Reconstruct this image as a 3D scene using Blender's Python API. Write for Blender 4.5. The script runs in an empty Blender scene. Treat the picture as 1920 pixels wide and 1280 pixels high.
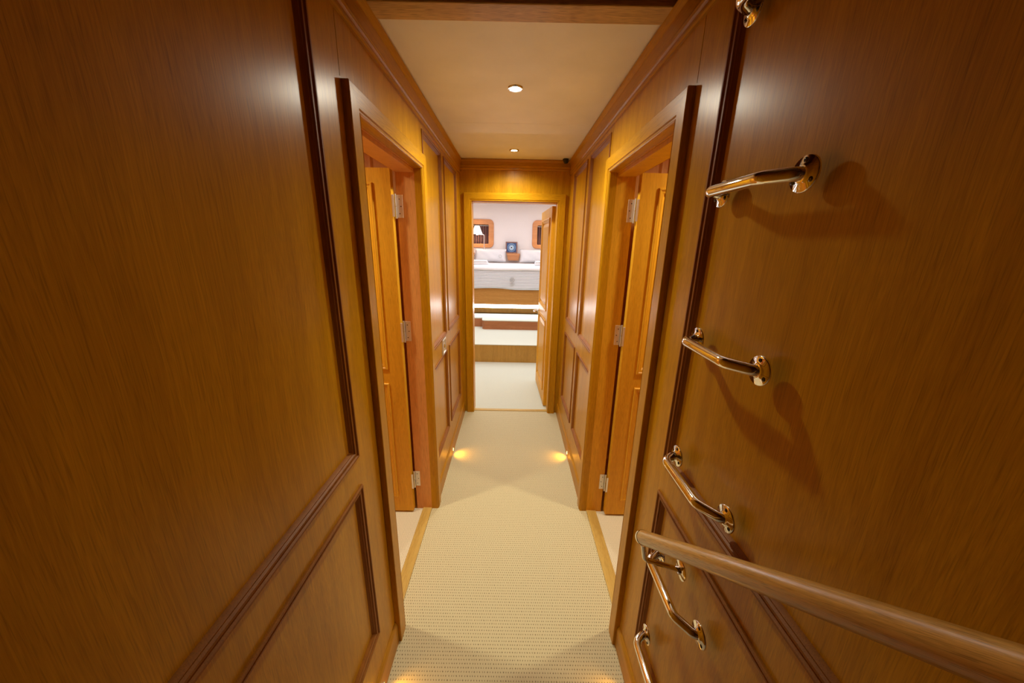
import bpy, bmesh, math, random
from mathutils import Vector, Matrix
random.seed(7)
S = bpy.context.scene
COL = S.collection

# ------------------------------------------------------------------ camera
cam_d = bpy.data.cameras.new('camera')
cam = bpy.data.objects.new('camera', cam_d); COL.objects.link(cam)
Rv = Vector((0.99981728, 0.00323661, 0.01883975))
Uv = Vector((-0.01900993, 0.27190853, 0.96213532))
Fv = Vector((0.00200863, 0.96231766, -0.27192037))
M = Matrix((Rv, Uv, -Fv)).transposed().to_4x4()
M.translation = Vector((-0.0072, 0.0, 1.401))
cam.matrix_world = M
cam_d.sensor_width = 36; cam_d.sensor_fit = 'HORIZONTAL'
cam_d.lens = 642.2 / 1920 * 36
cam_d.clip_start = 0.01
S.camera = cam

# ------------------------------------------------------------------ world, exposure
w = bpy.data.worlds.new('world'); S.world = w; w.use_nodes = True
w.node_tree.nodes['Background'].inputs[0].default_value = (1.0, 0.75, 0.5, 1)
w.node_tree.nodes['Background'].inputs[1].default_value = 0.0
S.view_settings.view_transform = 'Standard'
S.view_settings.look = 'None'
S.view_settings.gamma = 1.0
S.view_settings.use_curve_mapping = False
S.view_settings.exposure = 0.28
S.cycles.use_denoising = True
S.cycles.max_bounces = 10
S.cycles.diffuse_bounces = 6
S.cycles.sample_clamp_indirect = 6.0

WARM = (1.0, 0.86, 0.62)
def area_light(name, loc, rot, sx, sy, power, color=WARM, spread=180):
    d = bpy.data.lights.new(name, 'AREA'); d.shape = 'RECTANGLE'; d.size = sx; d.size_y = sy
    d.energy = power; d.color = color; d.spread = math.radians(spread)
    o = bpy.data.objects.new(name, d); COL.objects.link(o)
    o.location = loc; o.rotation_euler = rot
    return o
def spot_light(name, loc, direction, power, color=WARM, angle=150, blend=1.0, radius=0.02):
    d = bpy.data.lights.new(name, 'SPOT'); d.energy = power; d.color = color
    d.spot_size = math.radians(angle); d.spot_blend = blend; d.shadow_soft_size = radius
    o = bpy.data.objects.new(name, d); COL.objects.link(o)
    o.location = loc
    o.rotation_euler = Vector(direction).to_track_quat('-Z', 'Y').to_euler()
    return o
def point_light(name, loc, power, color=WARM, radius=0.03):
    d = bpy.data.lights.new(name, 'POINT'); d.energy = power; d.color = color; d.shadow_soft_size = radius
    o = bpy.data.objects.new(name, d); COL.objects.link(o); o.location = loc
    return o
HC = 1.985                       # corridor ceiling height
LIGHT_SPOTS = ((-0.010, 1.545), (-0.012, 2.45))
# the downlights of the corridor, the cabins either side and the berth cabin ahead
spot_light('corridor_downlight_beam', (LIGHT_SPOTS[0][0], LIGHT_SPOTS[0][1], HC-0.012), (0, 0, -1), 38, (1, .94, .76), 164, .9, 0.03)
spot_light('corridor_downlight_beam', (LIGHT_SPOTS[1][0], LIGHT_SPOTS[1][1], HC-0.012), (0, 0, -1), 22, (1, .94, .76), 155, 1.0, 0.022)
spot_light('left_cabin_beam', (-1.10, 1.17, 1.93), (0, 0, -1), 34, (1, .86, .58), 170, 1.0, 0.05)
spot_light('right_cabin_beam', (1.06, 1.24, 1.93), (0, 0, -1), 32, (1, .86, .55), 170, 1.0, 0.05)
area_light('berth_cabin_ceiling_glow', (0.0, 4.6, 2.12), (0, 0, 0), 1.6, 2.6, 32, (.98, 0.96, 1.0))

# ------------------------------------------------------------------ helpers
def link(name, me, mat=None, parent=None):
    o = bpy.data.objects.new(name, me); COL.objects.link(o)
    if mat is not None: me.materials.append(mat)
    if parent is not None: o.parent = parent
    return o
def obj(name, bm, mat, parent=None, smooth=False, loc=None, bevel=0, angle=40):
    bmesh.ops.remove_doubles(bm, verts=bm.verts, dist=1e-6)
    bmesh.ops.recalc_face_normals(bm, faces=bm.faces)
    if loc is not None:
        bmesh.ops.translate(bm, verts=bm.verts, vec=-Vector(loc))
    me = bpy.data.meshes.new(name); bm.to_mesh(me); bm.free()
    o = link(name, me, mat, parent)
    if loc is not None: o.location = loc
    if smooth:
        me.shade_smooth()
        me.set_sharp_from_angle(angle=math.radians(angle))
    if bevel:
        b = o.modifiers.new('bevel', 'BEVEL'); b.width = bevel; b.segments = 3; b.limit_method = 'ANGLE'
    return o
def tag(o, label=None, cat=None, group=None, kind=None):
    if label: o['label'] = label
    if cat: o['category'] = cat
    if group: o['group'] = group
    if kind: o['kind'] = kind
    return o
def empty(name, loc, label=None, cat=None, group=None, kind=None):
    o = bpy.data.objects.new(name, None); COL.objects.link(o); o.location = loc
    o.empty_display_size = 0.05
    return tag(o, label, cat, group, kind)
def adopt(child, parent):
    """parent with child kept where it was built in world space"""
    child.parent = parent
    child.location = child.location - parent.location
    return child
def box(bm, x0, x1, y0, y1, z0, z1):
    v = [bm.verts.new(p) for p in ((x0,y0,z0),(x1,y0,z0),(x1,y1,z0),(x0,y1,z0),(x0,y0,z1),(x1,y0,z1),(x1,y1,z1),(x0,y1,z1))]
    for f in ((0,3,2,1),(4,5,6,7),(0,1,5,4),(1,2,6,5),(2,3,7,6),(3,0,4,7)):
        bm.faces.new([v[i] for i in f])
    return v
def NB(): return bmesh.new()
def copy_tree(o, parent=None):
    c = o.copy(); COL.objects.link(c)
    if parent is not None: c.parent = parent
    for ch in list(o.children): copy_tree(ch, c)
    return c
# plane maps: (a, b, h) -> world, h towards the viewer's side of the surface
WL, WR, YE = -0.405, 0.401, 2.708
mapL = lambda a, b, h: Vector((WL + h, a, b))
mapR = lambda a, b, h: Vector((WR - h, a, b))
mapE = lambda a, b, h: Vector((a, YE - h, b))
def sweep(bm, prof, path, mp, closed=True):
    """profile (w inward, h out) mitred round a 2-D path; interior of the path is on its left"""
    n = len(path); rings = []
    for i in range(n):
        p = Vector(path[i])
        dirs = []
        if closed or i > 0: dirs.append((p - Vector(path[i-1])).normalized())
        if closed or i < n-1: dirs.append((Vector(path[(i+1) % n]) - p).normalized())
        norms = [Vector((-d.y, d.x)) for d in dirs]
        if len(norms) == 2:
            m = norms[0] + norms[1]; m = m / m.dot(norms[0]) if m.length > 1e-6 else norms[0]
        else: m = norms[0]
        rings.append([bm.verts.new(mp(p.x + m.x*wd, p.y + m.y*wd, h)) for wd, h in prof])
    for i in range(n if closed else n-1):
        A, B = rings[i], rings[(i+1) % n]
        for k in range(len(prof)-1):
            bm.faces.new((A[k], B[k], B[k+1], A[k+1]))
    if not closed:
        for r in (rings[0], rings[-1]):
            try: bm.faces.new(r)
            except ValueError: pass
def rect_path(a0, a1, b0, b1): return [(a0,b0),(a1,b0),(a1,b1),(a0,b1)]
def tube(bm, pts, r, seg=20, cap=True):
    pts = [Vector(p) for p in pts]; rings = []
    t0 = (pts[1]-pts[0]).normalized()
    n = t0.orthogonal().normalized()
    for i, p in enumerate(pts):
        if i == 0: t = t0
        elif i == len(pts)-1: t = (pts[i]-pts[i-1]).normalized()
        else: t = ((pts[i+1]-p).normalized() + (p-pts[i-1]).normalized()).normalized()
        n = (n - t*n.dot(t)).normalized(); b = t.cross(n)
        rr = r[i] if isinstance(r, (list, tuple)) else r
        rings.append([bm.verts.new(p + n*rr*math.cos(2*math.pi*k/seg) + b*rr*math.sin(2*math.pi*k/seg)) for k in range(seg)])
    for A, B in zip(rings, rings[1:]):
        for k in range(seg): bm.faces.new((A[k], A[(k+1)%seg], B[(k+1)%seg], B[k]))
    if cap:
        bm.faces.new(rings[0]); bm.faces.new(rings[-1])
def lathe(bm, prof, origin, axis, seg=36):
    """prof: (r, t) along axis"""
    axis = Vector(axis).normalized(); n = axis.orthogonal().normalized(); b = axis.cross(n); o = Vector(origin); rings = []
    for r, t in prof:
        if r < 1e-6: rings.append([bm.verts.new(o + axis*t)])
        else: rings.append([bm.verts.new(o + axis*t + n*r*math.cos(2*math.pi*k/seg) + b*r*math.sin(2*math.pi*k/seg)) for k in range(seg)])
    for A, B in zip(rings, rings[1:]):
        for k in range(seg):
            if len(A) == 1 and len(B) == 1: continue
            if len(A) == 1: bm.faces.new((A[0], B[k], B[(k+1)%seg]))
            elif len(B) == 1: bm.faces.new((A[k], A[(k+1)%seg], B[0]))
            else: bm.faces.new((A[k], A[(k+1)%seg], B[(k+1)%seg], B[k]))
def fillet(pts, rad, seg=8):
    out = [Vector(pts[0])]
    for i in range(1, len(pts)-1):
        p, a, c = Vector(pts[i]), Vector(pts[i-1]), Vector(pts[i+1])
        d0, d1 = (a-p).normalized(), (c-p).normalized()
        ang = d0.angle(d1); t = rad / math.tan(ang/2)
        t = min(t, (a-p).length*.49, (c-p).length*.49); r = t*math.tan(ang/2)
        cen = p + (d0+d1).normalized() * (r/math.sin(ang/2))
        s, e = p + d0*t - cen, p + d1*t - cen
        for k in range(seg+1):
            f = k/seg; tot = s.angle(e)
            v = (s*math.sin((1-f)*tot) + e*math.sin(f*tot)) / math.sin(tot)
            out.append(cen + v)
    out.append(Vector(pts[-1]))
    return out

# ------------------------------------------------------------------ materials
def new_mat(name):
    m = bpy.data.materials.new(name); m.use_nodes = True
    nt = m.node_tree; return m, nt, nt.nodes['Principled BSDF']
def nd(nt, t, **kw):
    n = nt.nodes.new(t)
    for k, v in kw.items(): setattr(n, k, v)
    return n
def wood(name, dark, light, axis='Z', rough=0.3, fig=1.0, coat=0.25, coat_rough=0.12, scale=1.0, bump=0.04, pore=0.22):
    m, nt, b = new_mat(name); L = nt.links
    tc = nd(nt, 'ShaderNodeTexCoord'); mp = nd(nt, 'ShaderNodeMapping')
    sc = {'X': (.03, 1, 1), 'Y': (1, .03, 1), 'Z': (1, 1, .03)}[axis]
    mp.inputs['Scale'].default_value = [s*scale for s in sc]
    L.new(tc.outputs['Object'], mp.inputs['Vector'])
    # slow wander so that the grain is not ruler straight
    wn = nd(nt, 'ShaderNodeTexNoise'); wn.inputs['Scale'].default_value = 2.0; wn.inputs['Detail'].default_value = 1
    L.new(tc.outputs['Object'], wn.inputs['Vector'])
    ms = nd(nt, 'ShaderNodeVectorMath', operation='SCALE'); ms.inputs['Scale'].default_value = .05
    L.new(wn.outputs['Color'], ms.inputs[0])
    ad = nd(nt, 'ShaderNodeVectorMath', operation='ADD'); L.new(mp.outputs[0], ad.inputs[0]); L.new(ms.outputs[0], ad.inputs[1])
    n1 = nd(nt, 'ShaderNodeTexNoise'); n1.inputs['Scale'].default_value = 26; n1.inputs['Detail'].default_value = 4; n1.inputs['Roughness'].default_value = .6
    n2 = nd(nt, 'ShaderNodeTexNoise'); n2.inputs['Scale'].default_value = 450; n2.inputs['Detail'].default_value = 3; n2.inputs['Roughness'].default_value = .65
    for n in (n1, n2): L.new(ad.outputs[0], n.inputs['Vector'])
    mx = nd(nt, 'ShaderNodeMath', operation='MULTIPLY_ADD'); mx.inputs[1].default_value = .55*fig
    L.new(n1.outputs['Fac'], mx.inputs[0])
    m2 = nd(nt, 'ShaderNodeMath', operation='MULTIPLY'); m2.inputs[1].default_value = .55; L.new(n2.outputs['Fac'], m2.inputs[0]); L.new(m2.outputs[0], mx.inputs[2])
    cr = nd(nt, 'ShaderNodeValToRGB'); cr.color_ramp.elements[0].position = .33; cr.color_ramp.elements[1].position = .72
    cr.color_ramp.elements[0].color = (*dark, 1); cr.color_ramp.elements[1].color = (*light, 1)
    L.new(mx.outputs[0], cr.inputs['Fac'])
    # short dark pores
    mp3 = nd(nt, 'ShaderNodeMapping'); s3 = {'X': (.03, 1, 1), 'Y': (1, .03, 1), 'Z': (1, 1, .03)}[axis]
    mp3.inputs['Scale'].default_value = [s*scale for s in s3]
    L.new(tc.outputs['Object'], mp3.inputs['Vector'])
    n3 = nd(nt, 'ShaderNodeTexNoise'); n3.inputs['Scale'].default_value = 800; n3.inputs['Detail'].default_value = 1
    L.new(mp3.outputs[0], n3.inputs['Vector'])
    c3 = nd(nt, 'ShaderNodeValToRGB'); c3.color_ramp.elements[0].position = .30; c3.color_ramp.elements[1].position = .46
    c3.color_ramp.elements[0].color = (1-pore, 1-pore, 1-pore, 1)
    L.new(n3.outputs['Fac'], c3.inputs['Fac'])
    mu = nd(nt, 'ShaderNodeMixRGB', blend_type='MULTIPLY'); mu.inputs['Fac'].default_value = 1
    L.new(cr.outputs[0], mu.inputs[1]); L.new(c3.outputs[0], mu.inputs[2])
    L.new(mu.outputs[0], b.inputs['Base Color'])
    bp = nd(nt, 'ShaderNodeBump'); bp.inputs['Strength'].default_value = bump; bp.inputs['Distance'].default_value = .001
    L.new(mx.outputs[0], bp.inputs['Height']); L.new(bp.outputs[0], b.inputs['Normal'])
    b.inputs['Roughness'].default_value = rough; b.inputs['Specular IOR Level'].default_value = .24
    b.inputs['Coat Weight'].default_value = coat; b.inputs['Coat Roughness'].default_value = coat_rough
    return m
def plain(name, col, rough=.5, metal=0, emit=None, es=0, bump=None):
    m, nt, b = new_mat(name)
    b.inputs['Base Color'].default_value = (*col, 1); b.inputs['Roughness'].default_value = rough; b.inputs['Metallic'].default_value = metal
    n = nd(nt, 'ShaderNodeTexNoise'); n.inputs['Scale'].default_value = bump[0] if bump else 60
    tc = nd(nt, 'ShaderNodeTexCoord'); nt.links.new(tc.outputs['Object'], n.inputs['Vector'])
    mix = nd(nt, 'ShaderNodeMixRGB', blend_type='MULTIPLY'); mix.inputs['Fac'].default_value = .06
    mix.inputs[1].default_value = (*col, 1); nt.links.new(n.outputs['Fac'], mix.inputs[2]); nt.links.new(mix.outputs[0], b.inputs['Base Color'])
    if bump:
        bp = nd(nt, 'ShaderNodeBump'); bp.inputs['Strength'].default_value = bump[1]; bp.inputs['Distance'].default_value = .002
        nt.links.new(n.outputs['Fac'], bp.inputs['Height']); nt.links.new(bp.outputs[0], b.inputs['Normal'])
    if emit:
        b.inputs['Emission Color'].default_value = (*emit, 1); b.inputs['Emission Strength'].default_value = es
    return m
OD, OL = (0.39, 0.172, 0.003), (0.64, 0.322, 0.009)
M_WALL = wood('satin_oak_veneer', OD, OL, 'Z', rough=.30, coat=0)
M_WALLH = wood('satin_oak_crosswise', OD, OL, 'Y', rough=.30, coat=0)
M_END = wood('satin_oak_rail', OD, OL, 'X', rough=.30, coat=0)
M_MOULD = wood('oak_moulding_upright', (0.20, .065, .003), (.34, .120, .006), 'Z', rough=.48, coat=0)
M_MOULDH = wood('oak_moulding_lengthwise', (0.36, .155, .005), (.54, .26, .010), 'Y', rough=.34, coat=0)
M_LEAF = wood('door_oak', (0.62, .29, .012), (.84, .45, .03), 'Z', rough=.4, coat=0)
M_PINK = wood('cabin_oak', (0.66, .29, .08), (.82, .41, .13), 'Z', rough=.45, coat=.05)
M_THR = wood('threshold_oak', (0.44, .27, .06), (.68, .48, .14), 'Y', rough=.4, coat=.1)
M_THRX = wood('threshold_oak_crosswise', (0.44, .27, .06), (.68, .48, .14), 'X', rough=.4, coat=.1)
M_RAIL = wood('handrail_oak', (0.34, .17, .025), (.78, .47, .12), 'X', rough=.36, fig=1.5, coat=1.0, coat_rough=.22, scale=1.6, bump=.02, pore=.35)
M_BEAM = wood('beam_oak', (0.34, .19, .05), (.72, .46, .16), 'X', rough=.5, fig=1.2, coat=.1, pore=.6)
M_DARK = wood('hatch_oak', (0.12, .045, .008), (.25, .10, .02), 'X', rough=.5, coat=.1)
M_BED = wood('berth_oak', (0.36, .19, .03), (.58, .34, .07), 'Z', rough=.4, coat=.2)
M_ORANGE = wood('porthole_oak', (0.55, .22, .08), (.72, .34, .15), 'X', rough=.4, coat=.2)
M_CHROME = plain('polished_steel', (.90, .90, .90), .04, 1)
M_HINGE = plain('satin_steel', (.78, .76, .70), .38, .7)
M_SCREW = plain('dark_screw', (.10, .09, .08), .3, 1)
M_WHITEW = plain('white_cabin_lining', (.86, .80, .78), .6)
M_LINEN = plain('white_linen', (.78, .77, .79), .8, bump=(30, .35))
M_BLACK = plain('black_plastic', (.02, .02, .02), .35)
M_GLOW = plain('downlight_lens', (1, .97, .85), .3, emit=(1, .93, .75), es=30)
M_AMBER = plain('amber_lens', (1, .55, .12), .3, emit=(1, .50, .08), es=14)
M_LED = plain('led_strip', (1, 1, 1), .4, emit=(.90, .95, 1), es=15)
M_SHADE = plain('lamp_shade_fabric', (1, .93, .8), .7, emit=(1, .92, .78), es=1.6)
def ceiling_mat():
    m, nt, b = new_mat('cream_ceiling_fabric')
    tc = nd(nt, 'ShaderNodeTexCoord'); n = nd(nt, 'ShaderNodeTexNoise'); n.inputs['Scale'].default_value = 5; n.inputs['Detail'].default_value = 6
    nt.links.new(tc.outputs['Object'], n.inputs['Vector'])
    cr = nd(nt, 'ShaderNodeValToRGB'); cr.color_ramp.elements[0].color = (.86, .85, .76, 1); cr.color_ramp.elements[1].color = (.94, .93, .86, 1)
    cr.color_ramp.elements[0].position = .3; cr.color_ramp.elements[1].position = .7
    nt.links.new(n.outputs['Fac'], cr.inputs['Fac']); nt.links.new(cr.outputs[0], b.inputs['Base Color'])
    b.inputs['Roughness'].default_value = .55
    return m
M_CEIL = ceiling_mat()
def carpet_mat(name, c0, c1, cell=(112, 84), dark=.55, strength=.8):
    """rows of small woven tufts with darker gaps"""
    m, nt, b = new_mat(name); L = nt.links
    tc = nd(nt, 'ShaderNodeTexCoord')
    mp = nd(nt, 'ShaderNodeMapping'); mp.inputs['Scale'].default_value = (cell[0], cell[1], 0)
    L.new(tc.outputs['Object'], mp.inputs['Vector'])
    sep = nd(nt, 'ShaderNodeSeparateXYZ'); L.new(mp.outputs[0], sep.inputs[0])
    def mth(op, a, bb=None):
        n = nd(nt, 'ShaderNodeMath', operation=op)
        for i, v in enumerate((a, bb)):
            if v is None: continue
            if isinstance(v, (int, float)): n.inputs[i].default_value = v
            else: L.new(v, n.inputs[i])
        return n.outputs[0]
    jn = nd(nt, 'ShaderNodeTexNoise'); jn.inputs['Scale'].default_value = 60; L.new(tc.outputs['Object'], jn.inputs['Vector'])
    jx = mth('MULTIPLY', mth('SUBTRACT', jn.outputs['Fac'], .5), 1.1)
    row = mth('FLOOR', sep.outputs['Y'])
    xs = mth('ADD', mth('ADD', sep.outputs['X'], mth('MULTIPLY', row, .5)), jx)
    fx = mth('ABSOLUTE', mth('SUBTRACT', mth('FRACT', xs), .5))
    fy = mth('ABSOLUTE', mth('SUBTRACT', mth('FRACT', sep.outputs['Y']), .5))
    d = mth('ADD', mth('MULTIPLY', mth('MULTIPLY', fx, fx), 19.0), mth('MULTIPLY', mth('MULTIPLY', fy, fy), 15.0))
    cr = nd(nt, 'ShaderNodeValToRGB'); cr.color_ramp.elements[0].position = .14; cr.color_ramp.elements[1].position = 1.15
    cr.color_ramp.elements[0].color = tuple(c*dark for c in c0) + (1,); cr.color_ramp.elements[1].color = (*c1, 1)
    L.new(d, cr.inputs['Fac'])
    L.new(cr.outputs[0], b.inputs['Base Color']); b.inputs['Roughness'].default_value = .95
    bp = nd(nt, 'ShaderNodeBump'); bp.inputs['Strength'].default_value = strength*.5; bp.inputs['Distance'].default_value = .0012
    L.new(cr.outputs[0], bp.inputs['Height']); L.new(bp.outputs[0], b.inputs['Normal'])
    return m
M_CARPET = carpet_mat('beige_woven_carpet', (.48, .41, .24), (.64, .585, .375), dark=.48)
M_CARPET2 = carpet_mat('pale_dotted_carpet', (.62, .56, .40), (.76, .71, .55), cell=(130, 130), dark=.6)
M_CARPET3 = carpet_mat('pale_cabin_carpet', (.55, .59, .50), (.66, .71, .61), cell=(110, 80), dark=.85, strength=.3)
def waffle_mat():
    m, nt, b = new_mat('waffle_bedspread'); L = nt.links
    tc = nd(nt, 'ShaderNodeTexCoord')
    w1 = nd(nt, 'ShaderNodeTexWave', bands_direction='Z'); w1.inputs['Scale'].default_value = 14
    w2 = nd(nt, 'ShaderNodeTexWave', bands_direction='X'); w2.inputs['Scale'].default_value = 24
    for x in (w1, w2): L.new(tc.outputs['Object'], x.inputs['Vector'])
    cr = nd(nt, 'ShaderNodeValToRGB'); cr.color_ramp.elements[0].color = (.36, .39, .46, 1); cr.color_ramp.elements[1].color = (.78, .79, .82, 1)
    ad = nd(nt, 'ShaderNodeMath', operation='MULTIPLY_ADD'); L.new(w2.outputs['Fac'], ad.inputs[0]); ad.inputs[1].default_value = .25; L.new(w1.outputs['Fac'], ad.inputs[2])
    L.new(ad.outputs[0], cr.inputs['Fac']); L.new(cr.outputs[0], b.inputs['Base Color']); b.inputs['Roughness'].default_value = .85
    bp = nd(nt, 'ShaderNodeBump'); bp.inputs['Strength'].default_value = .5; bp.inputs['Distance'].default_value = .006
    L.new(ad.outputs[0], bp.inputs['Height']); L.new(bp.outputs[0], b.inputs['Normal'])
    return m
M_WAFFLE = waffle_mat()
def curtain_mat():
    m, nt, b = new_mat('brown_pleated_curtain'); L = nt.links
    tc = nd(nt, 'ShaderNodeTexCoord'); w1 = nd(nt, 'ShaderNodeTexWave', bands_direction='X'); w1.inputs['Scale'].default_value = 7
    L.new(tc.outputs['Object'], w1.inputs['Vector'])
    cr = nd(nt, 'ShaderNodeValToRGB'); cr.color_ramp.elements[0].color = (.05, .02, .02, 1); cr.color_ramp.elements[1].color = (.20, .085, .07, 1)
    L.new(w1.outputs['Fac'], cr.inputs['Fac']); L.new(cr.outputs[0], b.inputs['Base Color']); b.inputs['Roughness'].default_value = .8
    return m
M_CURT = curtain_mat()
def eye_mat():
    m, nt, b = new_mat('blue_ring_picture'); L = nt.links
    tc = nd(nt, 'ShaderNodeTexCoord'); ln = nd(nt, 'ShaderNodeVectorMath', operation='LENGTH'); L.new(tc.outputs['Object'], ln.inputs[0])
    cr = nd(nt, 'ShaderNodeValToRGB'); e = cr.color_ramp; e.interpolation = 'CONSTANT'
    e.elements[0].position = 0; e.elements[0].color = (.01, .02, .05, 1)
    for pos, c in ((.012, (.75, .85, .9)), (.024, (.10, .25, .45)), (.038, (.55, .68, .75)), (.046, (.03, .08, .22)), (.062, (.15, .30, .50)), (.072, (.02, .05, .16))):
        el = e.elements.new(pos); el.color = (*c, 1)
    e.elements[-1].color = (.02, .05, .16, 1)
    L.new(ln.outputs['Value'], cr.inputs['Fac']); L.new(cr.outputs[0], b.inputs['Base Color']); b.inputs['Roughness'].default_value = .3
    return m
M_EYE = eye_mat()

# ------------------------------------------------------------------ shell: walls with recessed panels
REC = 0.008
def wall_grid(bm, mp, a0, a1, b0, b1, holes=(), recs=(), grooves=(), thick=0.10):
    As = sorted({a0, a1, *[v for r in (*holes, *recs, *grooves) for v in r[:2]]})
    Bs = sorted({b0, b1, *[v for r in (*holes, *recs, *grooves) for v in r[2:]]})
    for i in range(len(As)-1):
        for j in range(len(Bs)-1):
            ca, cb = (As[i]+As[i+1])/2, (Bs[j]+Bs[j+1])/2
            if not (a0 < ca < a1 and b0 < cb < b1): continue
            ins = lambda rs: any(r[0] < ca < r[1] and r[2] < cb < r[3] for r in rs)
            if ins(holes): continue
            h = -REC if ins(recs) else (-.004 if ins(grooves) else 0)
            c = [mp(x, y, z) for z in (-thick, h) for x, y in ((As[i],Bs[j]),(As[i+1],Bs[j]),(As[i+1],Bs[j+1]),(As[i],Bs[j+1]))]
            v = [bm.verts.new(p) for p in c]
            for f in ((0,3,2,1),(4,5,6,7),(0,1,5,4),(1,2,6,5),(2,3,7,6),(3,0,4,7)): bm.faces.new([v[k] for k in f])
# moulding section: (inward, out)
PM = [(-.003,-.0005),(-.003,.004),(-.001,.0065),(.003,.0065),(.0055,.003),(.008,.002),(.0105,.0045),(.0145,.004),(.017,.0),(.0185,-.0005),(.021,-.004),(.025,-.0078),(.025,-.0085)]
def mouldings(mp, rects, parent, sc=1.0, dark=False):
    for r in rects:
        for k, (name, seg) in enumerate((('panel_moulding', None),)):
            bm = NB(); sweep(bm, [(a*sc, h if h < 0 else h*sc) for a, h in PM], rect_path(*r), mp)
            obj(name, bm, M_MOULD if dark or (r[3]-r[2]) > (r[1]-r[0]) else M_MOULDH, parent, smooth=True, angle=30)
YA, YB, YC, YD = 1.632, 2.017, 2.101, 2.52
DO0, DO1, DT = 0.962, 1.562, 1.70      # side door openings
far_rects = [(YA, YB, .874, 1.862), (YA, YB, .240, .774), (YC, YD, .874, 1.862), (YC, YD, .240, .774)]
near_up = (-0.62, .780, .862, 2.6); near_lo = (-0.62, .780, .232, .770)
ZT = 2.75
for side, mp in (('left', mapL), ('right', mapR)):
    bm = NB()
    wall_grid(bm, mp, -1.2, YE + .10, 0, ZT, holes=[(DO0, DO1, 0, DT)], recs=far_rects + [near_up, near_lo],
              grooves=[(.903, .9055, 1.76, ZT), (1.606, 1.6075, 1.79, 1.95)])
    wl = obj('wall_'+side, bm, M_WALL); tag(wl, side + ' corridor wall of honey oak veneer with recessed panels', 'wall', kind='structure')
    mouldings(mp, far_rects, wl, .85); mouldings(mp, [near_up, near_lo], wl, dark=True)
# end wall with the doorway of the berth cabin
EO0, EO1, ET = -.320, .316, 1.705
bm = NB(); wall_grid(bm, mapE, WL-.10, WR+.10, 0, ZT, holes=[(EO0, EO1, 0, ET)])
for v in bm.verts:
    if abs(v.co.y-(YE+.1)) < 1e-6: v.co.y = YE+.10
# keep only what stands between the side walls
bm.free(); bm = NB(); wall_grid(bm, mapE, WL, WR, 0, ZT, holes=[(EO0, EO1, 0, ET)])
tag(obj('wall_back', bm, M_WALL), 'oak end wall of the corridor around the berth cabin doorway', 'wall', kind='structure')
bm = NB(); box(bm, WL-.1, WR+.1, -1.3, -1.2, 0, ZT)
tag(obj('wall_front', bm, M_DARK), 'wooden bulkhead behind the foot of the steps', 'wall', kind='structure')

# floors
bm = NB(); box(bm, -.425, .422, -1.2, YE+.012, -.05, 0)
tag(obj('floor', bm, M_CARPET), 'beige woven carpet running down the corridor', 'carpet', kind='structure')
# ceiling: two cream boards with a seam
bm = NB(); box(bm, WL, WR, 1.10, 1.9475, HC, HC+.03)
box(bm, WL, WR, 1.949, YE, HC, HC+.03); box(bm, WL, WR, 1.947, 1.9495, HC+.003, HC+.03)
tag(obj('ceiling', bm, M_CEIL), 'cream ceiling boards with a fine cross seam', 'ceiling', kind='structure')
bm = NB(); box(bm, WL, WR, -1.2, 1.06, 2.55, 2.6)
for k in range(26): box(bm, WL, WR, 1.035, 1.05, 2.05+k*.018, 2.064+k*.018)
box(bm, WL, WR, 1.05, 1.075, 2.03, 2.56)
tag(obj('ceiling_hatch_trunk', bm, M_DARK), 'dark wooden trunk with fine slats above the beam', 'ceiling', kind='structure')

# crown mouldings
def crown(name, mp, a0, a1, zb, zt, depth, label, mat):
    H = zt - zb
    prof = [(0, -.0005), (0, .007), (.004, .0095), (.010, .0095), (.0135, .006), (.0165, .006), (.020, .0115), (.028, .0125), (.033, .009), (.036, .0085),
            (H*.74, .0095), (H*.78, .012), (H*.84, .0185), (H*.90, depth), (H*.95, depth-.002), (H, depth-.006), (H, -.0005)]
    bm = NB(); rings = []
    for a in (a0, a1): rings.append([bm.verts.new(mp(a, zb + w_, h)) for w_, h in prof])
    n = len(prof)
    for k in range(n): bm.faces.new((rings[0][k], rings[1][k], rings[1][(k+1)%n], rings[0][(k+1)%n]))
    bm.faces.new(rings[0]); bm.faces.new(rings[1])
    tag(obj(name, bm, mat, smooth=True, angle=28), label, 'crown moulding', kind='structure')
crown('trim_1', mapL, 0.30, YE, 1.886, HC, .022, 'oak crown moulding along the left wall', M_MOULDH)
crown('trim_2', mapR, 0.30, YE, 1.886, HC, .022, 'oak crown moulding along the right wall', M_MOULDH)
crown('trim_3', mapE, WL, WR, 1.915, HC, .022, 'oak crown moulding above the end doorway', M_END)

# ceiling beam nearest the camera
bm = NB(); box(bm, WL, WR, 1.045, 1.118, 1.975, 2.06)
tag(obj('ceiling_beam', bm, M_BEAM, bevel=.003), 'oak cross beam at the near edge of the cream ceiling', 'beam')

# baseboards
BP = [(0, 0), (0, .009), (.078, .009), (.086, .0065), (.094, .002), (.094, 0)]
def baseboard(name, mp, spans, mat, label):
    bm = NB()
    for a0, a1 in spans:
        rings = [[bm.verts.new(mp(a, wv, h)) for wv, h in BP] for a in (a0, a1)]
        n = len(BP)
        for k in range(n): bm.faces.new((rings[0][k], rings[1][k], rings[1][(k+1)%n], rings[0][(k+1)%n]))
        bm.faces.new(rings[0]); bm.faces.new(rings[1])
    tag(obj(name, bm, mat), label, 'baseboard', kind='structure')
baseboard('baseboard_left', mapL, [(-1.2, .905), (1.62, YE)], M_MOULDH, 'low oak baseboard along the left wall')
baseboard('baseboard_right', mapR, [(-1.2, .905), (1.62, YE)], M_MOULDH, 'low oak baseboard along the right wall')

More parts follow.
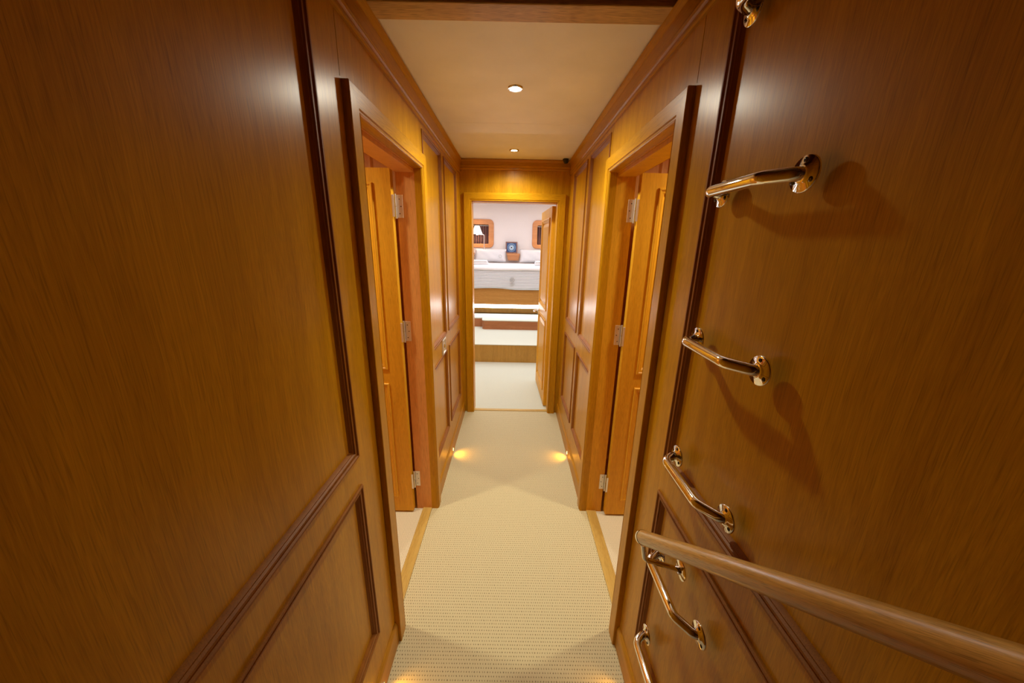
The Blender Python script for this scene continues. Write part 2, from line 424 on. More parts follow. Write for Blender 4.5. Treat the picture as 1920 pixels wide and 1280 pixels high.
# door casings (front board with rounded edges, bead, jamb lining)
CW = .056
CP = [(-CW, 0), (-CW, .0165), (-CW+.0006, .0178), (-CW+.002, .0185), (-.012, .0185), (-.010, .0145), (-.006, .0145), (-.003, .0165), (-.0005, .014), (.0016, .009), (.0016, -.02)]
def casing(name, mp, a0, a1, top, label, mats, thick, stop=True):
    e = empty(name, mp((a0+a1)/2, 0, 0), label, 'door frame', kind='structure')
    pieces = {'left_upright': [(a0, 0), (a0, top)], 'right_upright': [(a1, top), (a1, 0)], 'head_board': [(a0, top), (a1, top)]}
    # one mitred sweep per board; opening lies to the right of travel, so widths are negated
    for nm, pth in (('upright', 0), ('head', 1), ('upright', 2)):
        path = [(a0, 0), (a0, top), (a1, top), (a1, 0)]
        rings = []
        for i in (pth, pth+1):
            p = Vector(path[i]); ds = []
            if i > 0: ds.append((p-Vector(path[i-1])).normalized())
            if i < 3: ds.append((Vector(path[i+1])-p).normalized())
            ns = [Vector((d.y, -d.x)) for d in ds]
            m = ns[0] if len(ns) == 1 else (ns[0]+ns[1])/(ns[0]+ns[1]).dot(ns[0])
            rings.append((p, m))
        bm = NB(); R = [[bm.verts.new(mp(p.x+m.x*wd, p.y+m.y*wd, h)) for wd, h in CP] for p, m in rings]
        for k in range(len(CP)-1): bm.faces.new((R[0][k], R[1][k], R[1][k+1], R[0][k+1]))
        o = obj(nm+'_casing', bm, mats[1] if pth == 1 else mats[0], smooth=True, angle=12); adopt(o, e)
    # jamb lining in the wall's thickness: thin boards facing the opening
    for (x0, x1, z0, z1) in ((a0-.004, a0+.0015, 0, top), (a1-.0015, a1+.004, 0, top), (a0-.004, a1+.004, top-.004, top+.004)):
        bm = NB()
        ps = [mp(x0, z0, -.018), mp(x1, z1, -thick)]
        lo = [min(ps[0][i], ps[1][i]) for i in range(3)]; hi = [max(ps[0][i], ps[1][i]) for i in range(3)]
        box(bm, lo[0], hi[0], lo[1], hi[1], lo[2], hi[2])
        o = obj('jamb_lining' if z1-z0 > .1 else 'head_lining', bm, mats[2]); adopt(o, e)
    if stop:
        bm = NB()
        for (x0, x1, z0, z1) in ((a0+.0015, a0+.010, 0, top-.018), (a0+.0015, a1-.0015, top-.018, top-.004)):
            ps = [mp(x0, z0, -.022), mp(x1, z1, -.0995)]
            lo = [min(ps[0][i], ps[1][i]) for i in range(3)]; hi = [max(ps[0][i], ps[1][i]) for i in range(3)]
            box(bm, lo[0], hi[0], lo[1], hi[1], lo[2], hi[2])
        o = obj('door_stop', bm, mats[2], bevel=.002); adopt(o, e)
    return e
casing('trim_4', mapL, DO0, DO1, DT, 'raised oak frame of the left cabin doorway', (M_WALL, M_WALLH, M_PINK), .10)
casing('trim_5', mapR, DO0, DO1, DT, 'raised oak frame of the right cabin doorway', (M_WALL, M_WALLH, M_LEAF), .10)
casing('trim_6', mapE, EO0, EO1, ET, 'oak frame of the berth cabin doorway at the end', (M_WALL, M_END, M_LEAF), .10, stop=False)
# thresholds
for nm, x0, x1, lb in (('trim_7', -.473, -.425, 'pale oak threshold strip of the left doorway'), ('trim_8', .422, .473, 'pale oak threshold strip of the right doorway')):
    bm = NB(); box(bm, x0, x1, DO0, DO1, -.02, .006)
    tag(obj(nm, bm, M_THR, bevel=.002), lb, 'threshold', kind='structure')
bm = NB(); box(bm, EO0, EO1, YE+.012, YE+.045, -.02, .006)
tag(obj('trim_9', bm, M_THRX, bevel=.002), 'oak threshold strip of the end doorway', 'threshold', kind='structure')

# ------------------------------------------------------------------ door leaves
def door_leaf(name, w_, z0, z1, panels, label, mat, handle=True, mirror=1, kind='structure'):
    """leaf from local x=0 (hinge) to w_, face towards -y, thickness .034; panels: (x0,x1,z0,z1)"""
    e = empty(name, (0,0,0), label, 'door', kind=kind)
    mp = lambda a, b, h: Vector((a*mirror, -h, b))
    bm = NB()
    As = sorted({0, w_, *[v for r in panels for v in r[:2]]}); Bs = sorted({z0, z1, *[v for r in panels for v in r[2:]]})
    for i in range(len(As)-1):
        for j in range(len(Bs)-1):
            ca, cb = (As[i]+As[i+1])/2, (Bs[j]+Bs[j+1])/2
            h = -.010 if any(r[0] < ca < r[1] and r[2] < cb < r[3] for r in panels) else 0
            hb = -.034 - h
            c = [mp(x, y, z) for z in (hb, h) for x, y in ((As[i],Bs[j]),(As[i+1],Bs[j]),(As[i+1],Bs[j+1]),(As[i],Bs[j+1]))]
            v = [bm.verts.new(p) for p in c]
            for f in ((0,3,2,1),(4,5,6,7),(0,1,5,4),(1,2,6,5),(2,3,7,6),(3,0,4,7)): bm.faces.new([v[k] for k in f])
    obj('leaf', bm, mat, e)
    for r in panels:
        for sgn in (1, -1):
            m2 = (lambda a, b, h: mp(a, b, h)) if sgn == 1 else (lambda a, b, h: mp(a, b, -.034-h))
            bm = NB()
            sweep(bm, [(-.004,-.0005),(-.004,.005),(-.001,.008),(.004,.008),(.008,.004),(.013,.003),(.018,.000),(.022,-.006),(.026,-.010),(.0262,-.0105)], rect_path(*r), m2)
            pm = obj('panel_moulding', bm, mat, e, smooth=True, angle=30)
            # raised field with a bevelled margin
            bm = NB(); q = (r[0]+.034, r[1]-.034, r[2]+.034, r[3]-.034)
            R = [[bm.verts.new(m2(x, y, h)) for x, y in rect_path(q[0]+ins, q[1]-ins, q[2]+ins, q[3]-ins)] for ins, h in ((0,-.0102),(0,-.006),(.026,.002))]
            for A, B in zip(R, R[1:]):
                for k in range(4): bm.faces.new((A[k], A[(k+1)%4], B[(k+1)%4], B[k]))
            bm.faces.new(R[-1])
            obj('raised_panel', bm, mat, e)
    return e
PAN = [(.078, .52, .823, 1.632), (.078, .52, .105, .745)]
d1 = door_leaf('door_1', .598, .010, 1.692, PAN, 'open panelled oak door of the left cabin, swung inward', M_LEAF, mirror=-1)
d1.location = (-.517, 1.530, 0)
d2 = door_leaf('door_2', .598, .010, 1.692, PAN, 'open panelled oak door of the right cabin, swung inward', M_LEAF, mirror=1)
d2.location = (.515, 1.530, 0)
d3 = door_leaf('door_3', .612, .012, 1.692, [(.085, .527, .86, 1.61), (.085, .527, .13, .77)], 'panelled oak door of the berth cabin, standing open inward', M_LEAF, mirror=1)
d3.location = (.323, 2.818, 0); d3.rotation_euler = (0, 0, math.radians(92.8))
# hinges: plate on the jamb, plate on the leaf edge, knuckle between them
def hinge(parent, s, xw, yj, z0, z1):
    """s=+1 right cabin, -1 left cabin; xw: knuckle x in the world"""
    px, py = parent.location.x, parent.location.y
    e = None
    bm = NB()
    xs = sorted((xw - s*.003, xw - s*.028)); box(bm, xs[0]-px, xs[1]-px, yj-.0022-py, yj-py, z0, z1)
    p = obj('hinge', bm, M_HINGE, parent, bevel=.0008)
    zm = (z0+z1)/2
    bm = NB(); xs = sorted((xw, xw + s*.011)); box(bm, xs[0]-px, xs[1]-px, yj-.030-py, yj-.0275-py+.002, z0+.002, z1-.002)
    obj('leaf_plate', bm, M_HINGE, p, bevel=.0008)
    bm = NB(); tube(bm, [(xw-px, yj-.010-py, z0-.004), (xw-px, yj-.010-py, zm-.001)], .0045, 14); tube(bm, [(xw-px, yj-.010-py, zm+.001), (xw-px, yj-.010-py, z1+.003)], .0042, 14)
    obj('knuckle', bm, M_HINGE, p, smooth=True)
    bm = NB()
    for k in range(3):
        zc = z0 + (z1-z0)*(.18 + .32*k)
        lathe(bm, [(0, .0006), (.0024, .0004), (.0026, 0)], (xw - s*(.014+.006*(k%2)) - px, yj-.0022-py, zc), (0,-1,0), 12)
    obj('screws', bm, M_SCREW, p)
for par, s in ((d1, -1), (d2, 1)):
    xw = -.508 if s < 0 else .506
    for z0, z1 in ((1.503, 1.594), (.953, 1.048), (.147, .237)): hinge(par, s, xw, DO1 - .0015, z0, z1)
# lever handle of the berth cabin door (free end of the leaf)
bm = NB(); lathe(bm, [(0, 0), (.022, 0), (.022, .004), (.010, .007), (.008, .020), (0, .020)], (.56, -.034*-1, .775), (0, 1, 0), 24)
hd = obj('door_handle', bm, M_CHROME, d3, smooth=True)
bm = NB(); tube(bm, fillet([(.56, .050, .775), (.56, .085, .775), (.47, .085, .775)], .012), .0065, 14)
obj('lever', bm, M_CHROME, hd, smooth=True)

# ------------------------------------------------------------------ side cabins (only what the doorways show)
def cabin(side, s):
    xi = s*.502; xo = s*2.3
    lo, hi = min(xi, xo), max(xi, xo)
    f0, f1 = (-2.3, -.473) if s < 0 else (.473, 2.3)
    bm = NB(); box(bm, f0, f1, .35, 1.85, -.05, -.0005)
    tag(obj('floor_'+side+'_cabin', bm, M_CARPET2), 'pale dotted carpet of the '+side+' cabin', 'carpet', kind='structure')
    bm = NB(); box(bm, lo, hi, .35, 1.85, 1.97, 2.0)
    tag(obj('ceiling_'+side+'_cabin', bm, M_CEIL), 'cream ceiling of the '+side+' cabin', 'ceiling', kind='structure')
    for nm, (a, b_, c, d) in (('far', (lo, hi, 1.80, 1.85)), ('near', (lo, hi, .35, .40)), ('outer', (min(xo, xo-s*.05), max(xo, xo-s*.05), .40, 1.80))):
        bm = NB(); box(bm, a, b_, c, d, -.0005, 1.97)
        wv = obj('wall_%s_cabin_%s' % (side, nm), bm, M_PINK)
        tag(wv, '%s wall of the %s cabin in rosy oak veneer' % (nm, side), 'wall', kind='structure')
        if nm == 'far':
            m3 = lambda a_, b2, h: Vector((a_, 1.80-h, b2))
            for x0, x1 in ((.56, .70), (.73, 1.15)):
                xs = sorted((s*x0, s*x1))
                bm = NB(); sweep(bm, [(-.002, 0), (-.002, .006), (.006, .008), (.014, .003), (.018, 0)], rect_path(xs[0], xs[1], .15, 1.93), m3)
                obj('panel_moulding', bm, M_PINK, wv, smooth=True, angle=30)
cabin('left', -1); cabin('right', 1)

# ------------------------------------------------------------------ corridor downlights
def downlight(x, y, label):
    e = empty('ceiling_downlight', (x, y, HC), label, 'ceiling light', 'corridor ceiling downlights')
    bm = NB(); lathe(bm, [(.020, .0), (.0205, .004), (.024, .005), (.029, .0035), (.0305, .0), (.020, 0)], (0,0,0), (0,0,-1), 40)
    obj('trim_ring', bm, M_CHROME, e, smooth=True)
    bm = NB(); lathe(bm, [(0, .0025), (.012, .0022), (.0195, .001), (.0195, 0)], (0,0,0), (0,0,-1), 32)
    obj('lens', bm, M_GLOW, e, smooth=True)
downlight(*LIGHT_SPOTS[0], 'lit round ceiling downlight nearer the camera, in the wide board')
downlight(*LIGHT_SPOTS[1], 'lit round ceiling downlight farther off, by the end doorway')
# amber step lights in the skirting
def footlight(mp, s, y, z, label, power):
    p = mp(y, z, .009)
    e = empty('step_light', p, label, 'step light', 'amber step lights low on the walls')
    bm = NB(); lathe(bm, [(0, 0), (.014, 0), (.014, .002), (.011, .003), (.0105, .0018), (0, .0018)], (0,0,0), (s,0,0), 28)
    obj('bezel', bm, M_CHROME, e, smooth=True)
    bm = NB(); lathe(bm, [(.0100, .0018), (.008, .0035), (0, .004)], (0,0,0), (s,0,0), 24)
    obj('lens', bm, M_AMBER, e, smooth=True)
    spot_light('step_light_beam', p + Vector((s*.012, 0, .003)), (s*.75, -.05, -.66), power, (1, .42, .03), 120, 1.0, .008)
footlight(mapL, 1, 2.07, .036, 'amber step light low on the left wall, before the end doorway', .9)
footlight(mapR, -1, 2.06, .032, 'amber step light low on the right wall, before the end doorway', .9)
footlight(mapL, 1, .75, .036, 'amber step light low on the left wall, nearest the camera', .6)
footlight(mapR, -1, .75, .036, 'amber step light low on the right wall, nearest the camera', .6)

# flush latch plate on the left wall between the panels
e = empty('latch_plate', mapL(1.925, .822, 0), 'small square chrome latch plate between the left wall panels', 'latch')
bm = NB()
sweep(bm, [(0, 0), (0, .006), (.004, .009), (.010, .009), (.013, .004), (.013, .002)], rect_path(-.045, .045, -.046, .046), lambda a, b, h: Vector((h, a, b)))
obj('frame', bm, M_HINGE, e, smooth=True, angle=30)
bm = NB(); box(bm, 0, .0035, -.034, .034, -.035, .035); obj('plate', bm, M_HINGE, e)
bm = NB(); lathe(bm, [(0, .006), (.012, .006), (.015, .003), (.015, 0)], (.0035, 0, 0), (1, 0, 0), 24); obj('push_button', bm, M_CHROME, e, smooth=True)
# small black sensor in the ceiling corner
e = empty('motion_sensor', (.350, 2.655, HC), 'small black sensor in the far right ceiling corner', 'sensor')
bm = NB(); lathe(bm, [(0, .030), (.012, .028), (.018, .018), (.019, .004), (.022, .003), (.022, 0), (0, 0)], (0, 0, 0), (.15, -.1, -1), 24)
obj('housing', bm, M_BLACK, e, smooth=True)

# ------------------------------------------------------------------ ladder of chrome rungs on the right wall
def rung(z, label):
    e = empty('ladder_rung', (WR - REC, .6135, z), label, 'ladder rung', 'chrome rungs up the right wall')
    off = .037
    pts = fillet([(-.003, .0965, 0), (-.012, .0955, 0), (-off, .078, 0), (-off, -.060, 0), (-.012, -.0935, 0), (-.003, -.0965, 0)], .030, 9)
    bm = NB(); tube(bm, pts, .0098, 24); obj('bar', bm, M_CHROME, e, smooth=True)
    for sy in (1, -1):
        c = (0, .0965*sy, 0)
        bm = NB(); lathe(bm, [(0, 0), (.0245, 0), (.0245, .0022), (.0235, .0034), (.0150, .0042), (.0125, .0065), (.0105, .0075), (0, .0075)], c, (-1, 0, 0), 40)
        f = obj('flange', bm, M_CHROME, e, smooth=True, angle=50)
        for a in (90, 210, 330):
            r_ = .0178; cy, cz = r_*math.cos(math.radians(a)), r_*math.sin(math.radians(a))
            bm = NB(); lathe(bm, [(.0036, .0030), (.0036, .0044), (.0026, .0052), (.0014, .0054), (.0013, .0040), (0, .0040)], (0, .0965*sy+cy, cz), (-1, 0, 0), 14)
            obj('screw', bm, M_SCREW, f, smooth=True)
    return e
rung_labels = ['chrome ladder rung lowest on the right wall, cut by the frame bottom',
 'chrome ladder rung just below the wooden handrail end',
 'chrome ladder rung just above the wooden handrail',
 'chrome ladder rung in the middle of the right wall, second above the handrail',
 'chrome ladder rung high on the right wall, below the bright reflection',
 'chrome ladder rung at the very top of the picture']
for z, lb in zip((.345, .634, .926, 1.214, 1.502, 1.792), rung_labels): rung(z, lb)

# ------------------------------------------------------------------ wooden handrail with chrome cap and bracket
P0, P1 = Vector((.297, .629, .768)), Vector((.304, -.15, 1.399))
e = empty('handrail', P0, 'round wooden handrail with chrome end cap rising along the right wall', 'handrail')
ax = (P1-P0).normalized(); L_ = (P1-P0).length
q = ax.to_track_quat('X', 'Z').to_euler()
bm = NB(); tube(bm, [(.012, 0, 0), (L_*.3, 0, 0), (L_*.6, 0, 0), (L_, 0, 0)], .0152, 36)
rail = obj('rail', bm, M_RAIL, e, smooth=True); rail.rotation_euler = q
bm = NB(); lathe(bm, [(0, -.0035), (.009, -.0030), (.0135, -.001), (.0155, .002), (.0160, .005), (.0160, .0115), (.0153, .0120), (0, .0122)], (0, 0, 0), (1, 0, 0), 36)
c = obj('end_cap', bm, M_CHROME, e, smooth=True); c.rotation_euler = q
wp = Vector((WR-REC, .615, .690)) - P0
el = Vector((.309, .622, .712)) - P0
bm = NB(); tube(bm, fillet([wp + Vector((-.003, 0, 0)), el, Vector((0, -.006, .0)) + Vector((.004, 0, -.016))], .012, 8), .0058, 18)
br = obj('bracket', bm, M_CHROME, e, smooth=True)
bm = NB(); lathe(bm, [(0, 0), (.022, 0), (.022, .002), (.019, .0034), (.010, .005), (.008, .010), (0, .010)], wp, (-1, 0, 0), 36)
obj('wall_flange', bm, M_CHROME, br, smooth=True, angle=50)

# ------------------------------------------------------------------ berth cabin ahead
Y1, YB2 = YE + .10, 6.60
bm = NB(); box(bm, -1.5, 1.5, YE+.045, 4.02, -.05, 0)
tag(obj('floor_berth_cabin', bm, M_CARPET3), 'pale carpet inside the berth cabin', 'carpet', kind='structure')
bm = NB(); box(bm, -1.5, 1.5, Y1, YB2+.1, 2.30, 2.33)
tag(obj('ceiling_berth_cabin', bm, M_WHITEW), 'white ceiling of the berth cabin', 'ceiling', kind='structure')
for nm, b_ in (('wall_left_berth_cabin', (-1.55, -1.5, Y1, YB2)), ('wall_right_berth_cabin', (1.5, 1.55, Y1, YB2))):
    bm = NB(); box(bm, b_[0], b_[1], b_[2], b_[3], 0, 2.3)
    tag(obj(nm, bm, M_WHITEW), 'white side lining of the berth cabin', 'wall', kind='structure')
for nm, (x0, x1) in (('a', (-1.5, WL-.1)), ('b', (WR+.1, 1.5))):
    bm = NB(); box(bm, x0, x1, Y1-.05, Y1, 0, 2.3)
    tag(obj('wall_berth_cabin_partition', bm, M_PINK), 'oak partition beside the berth cabin doorway', 'wall', kind='structure')
# portholes in the far wall
WIN = [(-.89, -.366, 1.338, 1.836), (.34, .864, 1.338, 1.836)]
FW = .092
bm = NB()
inner = [(a+FW, b_-FW, c+FW*.75, d-FW) for a, b_, c, d in WIN]
As = sorted({-1.5, 1.5, *[v for r in inner for v in r[:2]]}); Bs = sorted({0, 2.3, *[v for r in inner for v in r[2:]]})
for i in range(len(As)-1):
    for j in range(len(Bs)-1):
        ca, cb = (As[i]+As[i+1])/2, (Bs[j]+Bs[j+1])/2
        if any(r[0] < ca < r[1] and r[2] < cb < r[3] for r in inner): continue
        box(bm, As[i], As[i+1], YB2, YB2+.06, Bs[j], Bs[j+1])
tag(obj('wall_berth_cabin_far', bm, M_WHITEW), 'white lined wall behind the berth pillows', 'wall', kind='structure')
def rrect(a0, a1, b0, b1, r, seg=8):
    out = []
    for cx, cy, s0 in ((a1-r, b0+r, -90), (a1-r, b1-r, 0), (a0+r, b1-r, 90), (a0+r, b0+r, 180)):
        for k in range(seg+1):
            t = math.radians(s0+90*k/seg); out.append((cx+r*math.cos(t), cy+r*math.sin(t)))
    return out
for i, (r, lb) in enumerate(zip(WIN, ('orange wood porthole left of the picture with drawn curtain', 'orange wood porthole right of the picture with drawn curtain'))):
    q0 = inner[i]
    e = empty('window_%d' % (i+1), ((r[0]+r[1])/2, YB2, (r[2]+r[3])/2), lb, 'window', kind='structure')
    bm = NB(); o_, n_ = rrect(*r, .085), rrect(*q0, .02)
    R = []
    for pts, h in ((o_, 0), (o_, .020), (rrect(r[0]+.006, r[1]-.006, r[2]+.006, r[3]-.006, .08), .026), (rrect(q0[0]-.006, q0[1]+.006, q0[2]-.006, q0[3]+.006, .026), .026), (n_, .018), (n_, -.05)):
        R.append([bm.verts.new((x, YB2-h, z)) for x, z in pts])
    for A, B in zip(R, R[1:]):
        for k in range(len(A)): bm.faces.new((A[k], A[(k+1)%len(A)], B[(k+1)%len(A)], B[k]))
    adopt(obj('window_frame', bm, M_ORANGE, smooth=True, angle=35), e)
    bm = NB(); n = 60; prev = None
    for k in range(n+1):
        x = q0[0]-.01 + (q0[1]-q0[0]+.02)*k/n; y = YB2+.030 + .006*math.sin(k*1.3)
        a, b_ = bm.verts.new((x, y, q0[2]-.01)), bm.verts.new((x, y, q0[3]+.01))
        if prev: bm.faces.new((prev[0], a, b_, prev[1]))
        prev = (a, b_)
    adopt(obj('curtain', bm, M_CURT, smooth=True), e)
    bm = NB(); tube(bm, [(q0[0], YB2+.016, q0[3]-.018), (q0[1], YB2+.016, q0[3]-.018)], .005, 12)
    adopt(obj('curtain_rod', bm, M_HINGE, smooth=True), e)
# raised platform, step box
e = empty('berth_platform', (0, 4.007, 0), 'raised carpeted platform with oak riser in front of the bed', 'platform')
bm = NB(); box(bm, -1.498, 1.498, 4.007, 4.03, 0.001, .217); adopt(obj('riser', bm, M_BED), e)
bm = NB(); box(bm, -1.498, 1.498, 4.03, YB2-.002, 0.001, .217); box(bm, -1.498, 1.498, 4.004, YB2-.002, .2172, .227); adopt(obj('carpet_top', bm, M_CARPET3, bevel=.003), e)
def plate(bm, pts, z0, z1):
    A = [bm.verts.new((x, y, z0)) for x, y in pts]; B = [bm.verts.new((x, y, z1)) for x, y in pts]; n = len(pts)
    for k in range(n): bm.faces.new((A[k], A[(k+1)%n], B[(k+1)%n], B[k]))
    bm.faces.new(A); bm.faces.new(B)
def step_outline(inset=0):
    y0 = 4.768 + inset; x0 = -.435 + inset; r = .055
    arc = [(x0 + r - r*math.cos(math.radians(t)), y0 + r - r*math.sin(math.radians(t))) for t in range(0, 91, 10)]
    return [(-1.2+inset, 5.26), (-1.2+inset, 4.93+inset), (x0, 4.93+inset)] + arc + [(1.2-inset, y0), (1.2-inset, 5.26)]
e = empty('bed_step', (0, 4.768, .227), 'carpet topped wooden step running along the foot of the bed', 'step')
bm = NB(); plate(bm, step_outline(.004), .2272, .350); adopt(obj('step_box', bm, wood('step_oak', (.30, .10, .03), (.50, .20, .07), 'X', rough=.4)), e)
bm = NB(); plate(bm, step_outline(0), .350, .362); adopt(obj('step_top', bm, M_CARPET3), e)
# bed
e = empty('bed', (0, 5.27, .227), 'wide berth with curved oak front, white mattress and lit recess', 'bed')
bm = NB(); box(bm, -1.25, 1.25, 5.315, 6.55, .3625, .4505); adopt(obj('plinth', bm, M_BED), e)
bm = NB(); box(bm, -1.25, 1.25, 5.262, 5.3145, .441, .4515); adopt(obj('added_light_shield', bm, M_BED), e)  # added strip under the LEDs, blocks their downward light from the plinth
bm = NB(); box(bm, -1.25, 1.25, 5.262, 5.33, .505, .99); adopt(obj('front_panel', bm, wood('berth_front_oak', (.34, .15, .03), (.52, .26, .07), 'X', rough=.4)), e)
bm = NB(); box(bm, -1.25, 1.25, 5.268, 5.329, .452, .500); adopt(obj('light_strip', bm, M_LED), e)
bm = NB(); box(bm, -1.25, 1.25, 5.30, 6.57, .52, 1.072); adopt(obj('mattress', bm, M_LINEN, bevel=.03), e)
# bedspread: hangs over the foot with a wavy hem
def ztop(x): return 1.088
def zhem(x): return .748 + .010*math.sin((x+.62)*4.6) - .014*math.exp(-((x-.03)/.16)**2)
bm = NB(); nx = 80; rows = []
sec = [(6.10, 0), (5.7, 0), (5.36, 0), (5.30, -.004), (5.268, -.014), (5.250, -.036), (5.243, -.07)]
for i in range(nx+1):
    x = -1.22 + 2.44*i/nx; col = []
    for y, dz in sec: col.append(bm.verts.new((x, y, ztop(x)+dz)))
    zb = zhem(x)
    for k in range(1, 9):
        z = (ztop(x)-.07) + (zb - ztop(x)+.07)*k/8
        col.append(bm.verts.new((x, 5.243 + .004*math.sin(x*9+k*.3)*k/8, z)))
    rows.append(col)
for A, B in zip(rows, rows[1:]):
    for k in range(len(A)-1): bm.faces.new((A[k], B[k], B[k+1], A[k+1]))
o = obj('bedspread', bm, M_WAFFLE, smooth=True, angle=80)
s_ = o.modifiers.new('solid', 'SOLIDIFY'); s_.thickness = .006; s_.offset = -1
tag(o, 'white waffle bedspread with wavy hem hanging over the bed foot', 'bedspread')
# folded sheet edge above the waffle part
bm = NB(); sec2 = [(5.95, .004), (5.5, .004), (5.34, .004), (5.29, .001), (5.262, -.010), (5.244, -.032), (5.236, -.060), (5.240, -.064), (5.246, -.060)]
pr_ = None
for i in range(41):
    x = -1.22 + 2.44*i/40; c_ = [bm.verts.new((x, y-.004, 1.094+dz+.003*math.sin(x*7)*(1 if dz < -.02 else 0))) for y, dz in sec2]
    if pr_:
        for k in range(len(c_)-1): bm.faces.new((pr_[k], c_[k], c_[k+1], pr_[k+1]))
    pr_ = c_
sh = obj('folded_sheet', bm, M_LINEN, o, smooth=True, angle=80); s_ = sh.modifiers.new('solid', 'SOLIDIFY'); s_.thickness = .003; s_.offset = 1
# ring emblem embroidered on the spread
M_EMB = plain('grey_embroidery', (.42, .42, .40), .7)
bm = NB()
for R_, w_ in ((.034, .0035), (.024, .003)):
    tube(bm, [(-.012 + R_*math.cos(t*math.pi/12), 5.236, .885 + R_*math.sin(t*math.pi/12)) for t in range(25)], w_*.6, 8)
tube(bm, [(-.024, 5.236, .872), (-.012, 5.236, .900), (0, 5.236, .872)], .002, 8)
tube(bm, [(-.052, 5.236, .826), (.028, 5.236, .826)], .003, 8)
tube(bm, [(-.036, 5.236, .812), (.012, 5.236, .812)], .0025, 8)
obj('embroidered_emblem', bm, M_EMB, o, smooth=True)
# pillows
def pillow(cx, y, z, wx, h, d, label, lean=math.radians(-14), emb=None):
    bm = NB(); n = 20; m_ = 14; top = []; bot = []
    for i in range(n+1):
        u = -1 + 2*i/n; ra, rb = [], []
        for j in range(m_+1):
            v = -1 + 2*j/m_
            t = max(0, (1-abs(u)**3.2)*(1-abs(v)**3.2))**.45
            px = u*wx/2*(1-.05*(1-abs(v))); pz = v*h/2*(1-.06*(1-abs(u)))
            ra.append(bm.verts.new((px, -t*d/2 + .004*math.sin(u*9+v*5)*t, pz)))
            rb.append(bm.verts.new((px, t*d/2, pz)))
        top.append(ra); bot.append(rb)
    for g in (top, bot):
        for i in range(n):
            for j in range(m_): bm.faces.new((g[i][j], g[i+1][j], g[i+1][j+1], g[i][j+1]))
    o = obj('pillow', bm, M_LINEN, smooth=True, angle=80); o.location = (cx, y, z+h/2); o.rotation_euler = (lean, 0, 0)
    tag(o, label, 'pillow', 'white pillows on the berth')
    if emb:
        bm = NB(); tube(bm, [(emb + .026*math.cos(t*math.pi/10), -d/2-.002, -.03 + .026*math.sin(t*math.pi/10)) for t in range(21)], .002, 8)
        obj('embroidered_emblem', bm, M_EMB, o, smooth=True)
    return o
pillow(-.415, 6.44, 1.088, .57, .235, .15, 'white pillow left of the blue picture, with small ring emblem', emb=.18)
pillow(.415, 6.44, 1.088, .60, .235, .15, 'white pillow right of the blue picture, behind the open door')
# towels: folded layers
def towel(x0, x1, label):
    e = empty('folded_towel', ((x0+x1)/2, 5.42, 1.1015), label, 'towel', 'folded white towels on the bed')
    cx = (x0+x1)/2; hw = (x1-x0)/2
    for k in range(3):
        bm = NB(); box(bm, -hw+.006*k, hw-.010*k, -.11+.004*k, .13, .020*k+.0005, .020*(k+1))
        obj('fold', bm, M_LINEN, e, bevel=.0085)
towel(-.72, -.385, 'folded white towel on the left of the bed foot')
towel(.33, .66, 'folded white towel on the right of the bed foot')
# shelf boxes behind the pillows
def shelf(x0, x1, label):
    bm = NB()
    A = [bm.verts.new(p) for p in ((x0+.028, 6.50, 1.118), (x1-.028, 6.50, 1.118), (x1-.028, 6.60, 1.118), (x0+.028, 6.60, 1.118))]
    B = [bm.verts.new(p) for p in ((x0, 6.45, 1.246), (x1, 6.45, 1.246), (x1, 6.60, 1.246), (x0, 6.60, 1.246))]
    for k in range(4): bm.faces.new((A[k], A[(k+1)%4], B[(k+1)%4], B[k]))
    bm.faces.new(A); bm.faces.new(B)
    tag(obj('headboard_shelf', bm, M_ORANGE, bevel=.006), label, 'shelf', 'wooden headboard shelves')
shelf(-.125, .124, 'small tapered wooden shelf under the blue picture')
shelf(-.98, -.715, 'small tapered wooden shelf at the left edge beyond the pillow')
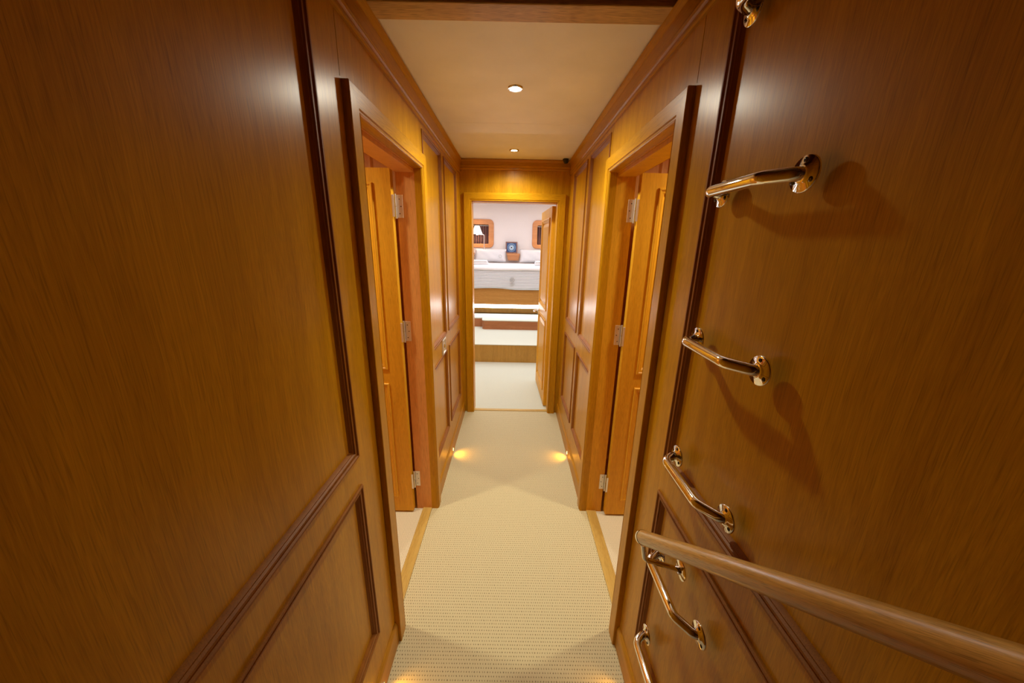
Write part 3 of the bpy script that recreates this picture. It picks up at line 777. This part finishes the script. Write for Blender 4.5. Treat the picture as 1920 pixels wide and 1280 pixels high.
# picture standing on the shelf
e = empty('framed_picture', (-.036, 6.50, 1.2465), 'small framed blue picture of concentric rings on the shelf', 'picture')
e.rotation_euler = (math.radians(-6), 0, 0)
bm = NB(); sweep(bm, [(0, -.012), (0, .006), (.004, .009), (.016, .009), (.020, .002), (.020, 0)], rect_path(-.108, .108, 0, .206), lambda a, b, h: Vector((a, -h, b)))
obj('picture_frame', bm, wood('frame_wood', (.22, .10, .07), (.36, .19, .14), 'Z', rough=.4), e, smooth=True, angle=30)
bm = NB(); box(bm, -.092, .092, .0, .008, -.087, .087); pc = obj('picture_print', bm, M_EYE, e); pc.location = (0, 0, .103)
# bedside swing-arm lamps on the far wall
def wall_lamp(x, s, label):
    e = empty('wall_lamp', (x, 6.45, 1.25), label, 'lamp', 'swing arm lamps over the pillows')
    bm = NB(); tube(bm, fillet([(0, 0, .06), (0, 0, .305), (s*.02, 0, .315), (s*.125, 0, .315)], .008), .009, 12); obj('stand', bm, M_CHROME, e, smooth=True)
    bm = NB(); lathe(bm, [(0, 0), (.02, 0), (.024, .01), (.010, .018), (.008, .04), (0, .04)], (s*.125, 0, .300), (0, 0, 1), 20); obj('lamp_holder', bm, M_CHROME, e, smooth=True)
    bm = NB(); lathe(bm, [(.094, 0), (.086, .024), (.066, .07), (.052, .112), (.040, .138), (.0385, .138), (.092, 0)], (s*.125, 0, .325), (0, 0, 1), 36); obj('lamp_shade', bm, M_SHADE, e, smooth=True, angle=50)
    bm = NB(); lathe(bm, [(0, 0), (.032, .0), (.032, .012), (.012, .02), (0, .02)], (0, 0, .05), (0, 0, 1), 20); obj('base', bm, M_CHROME, e, smooth=True)
    bm = NB(); box(bm, -.012, .012, 0, .15, .04, .06); obj('wall_arm', bm, M_CHROME, e)
    point_light('bedside_lamp_glow', (x + s*.125, 6.45, 1.60), 1.6, (1, .82, .6), .03)
wall_lamp(-.533, -1, 'lit white swing-arm lamp before the left porthole')
wall_lamp(.505, 1, 'white swing-arm lamp before the right porthole, mostly behind the door')
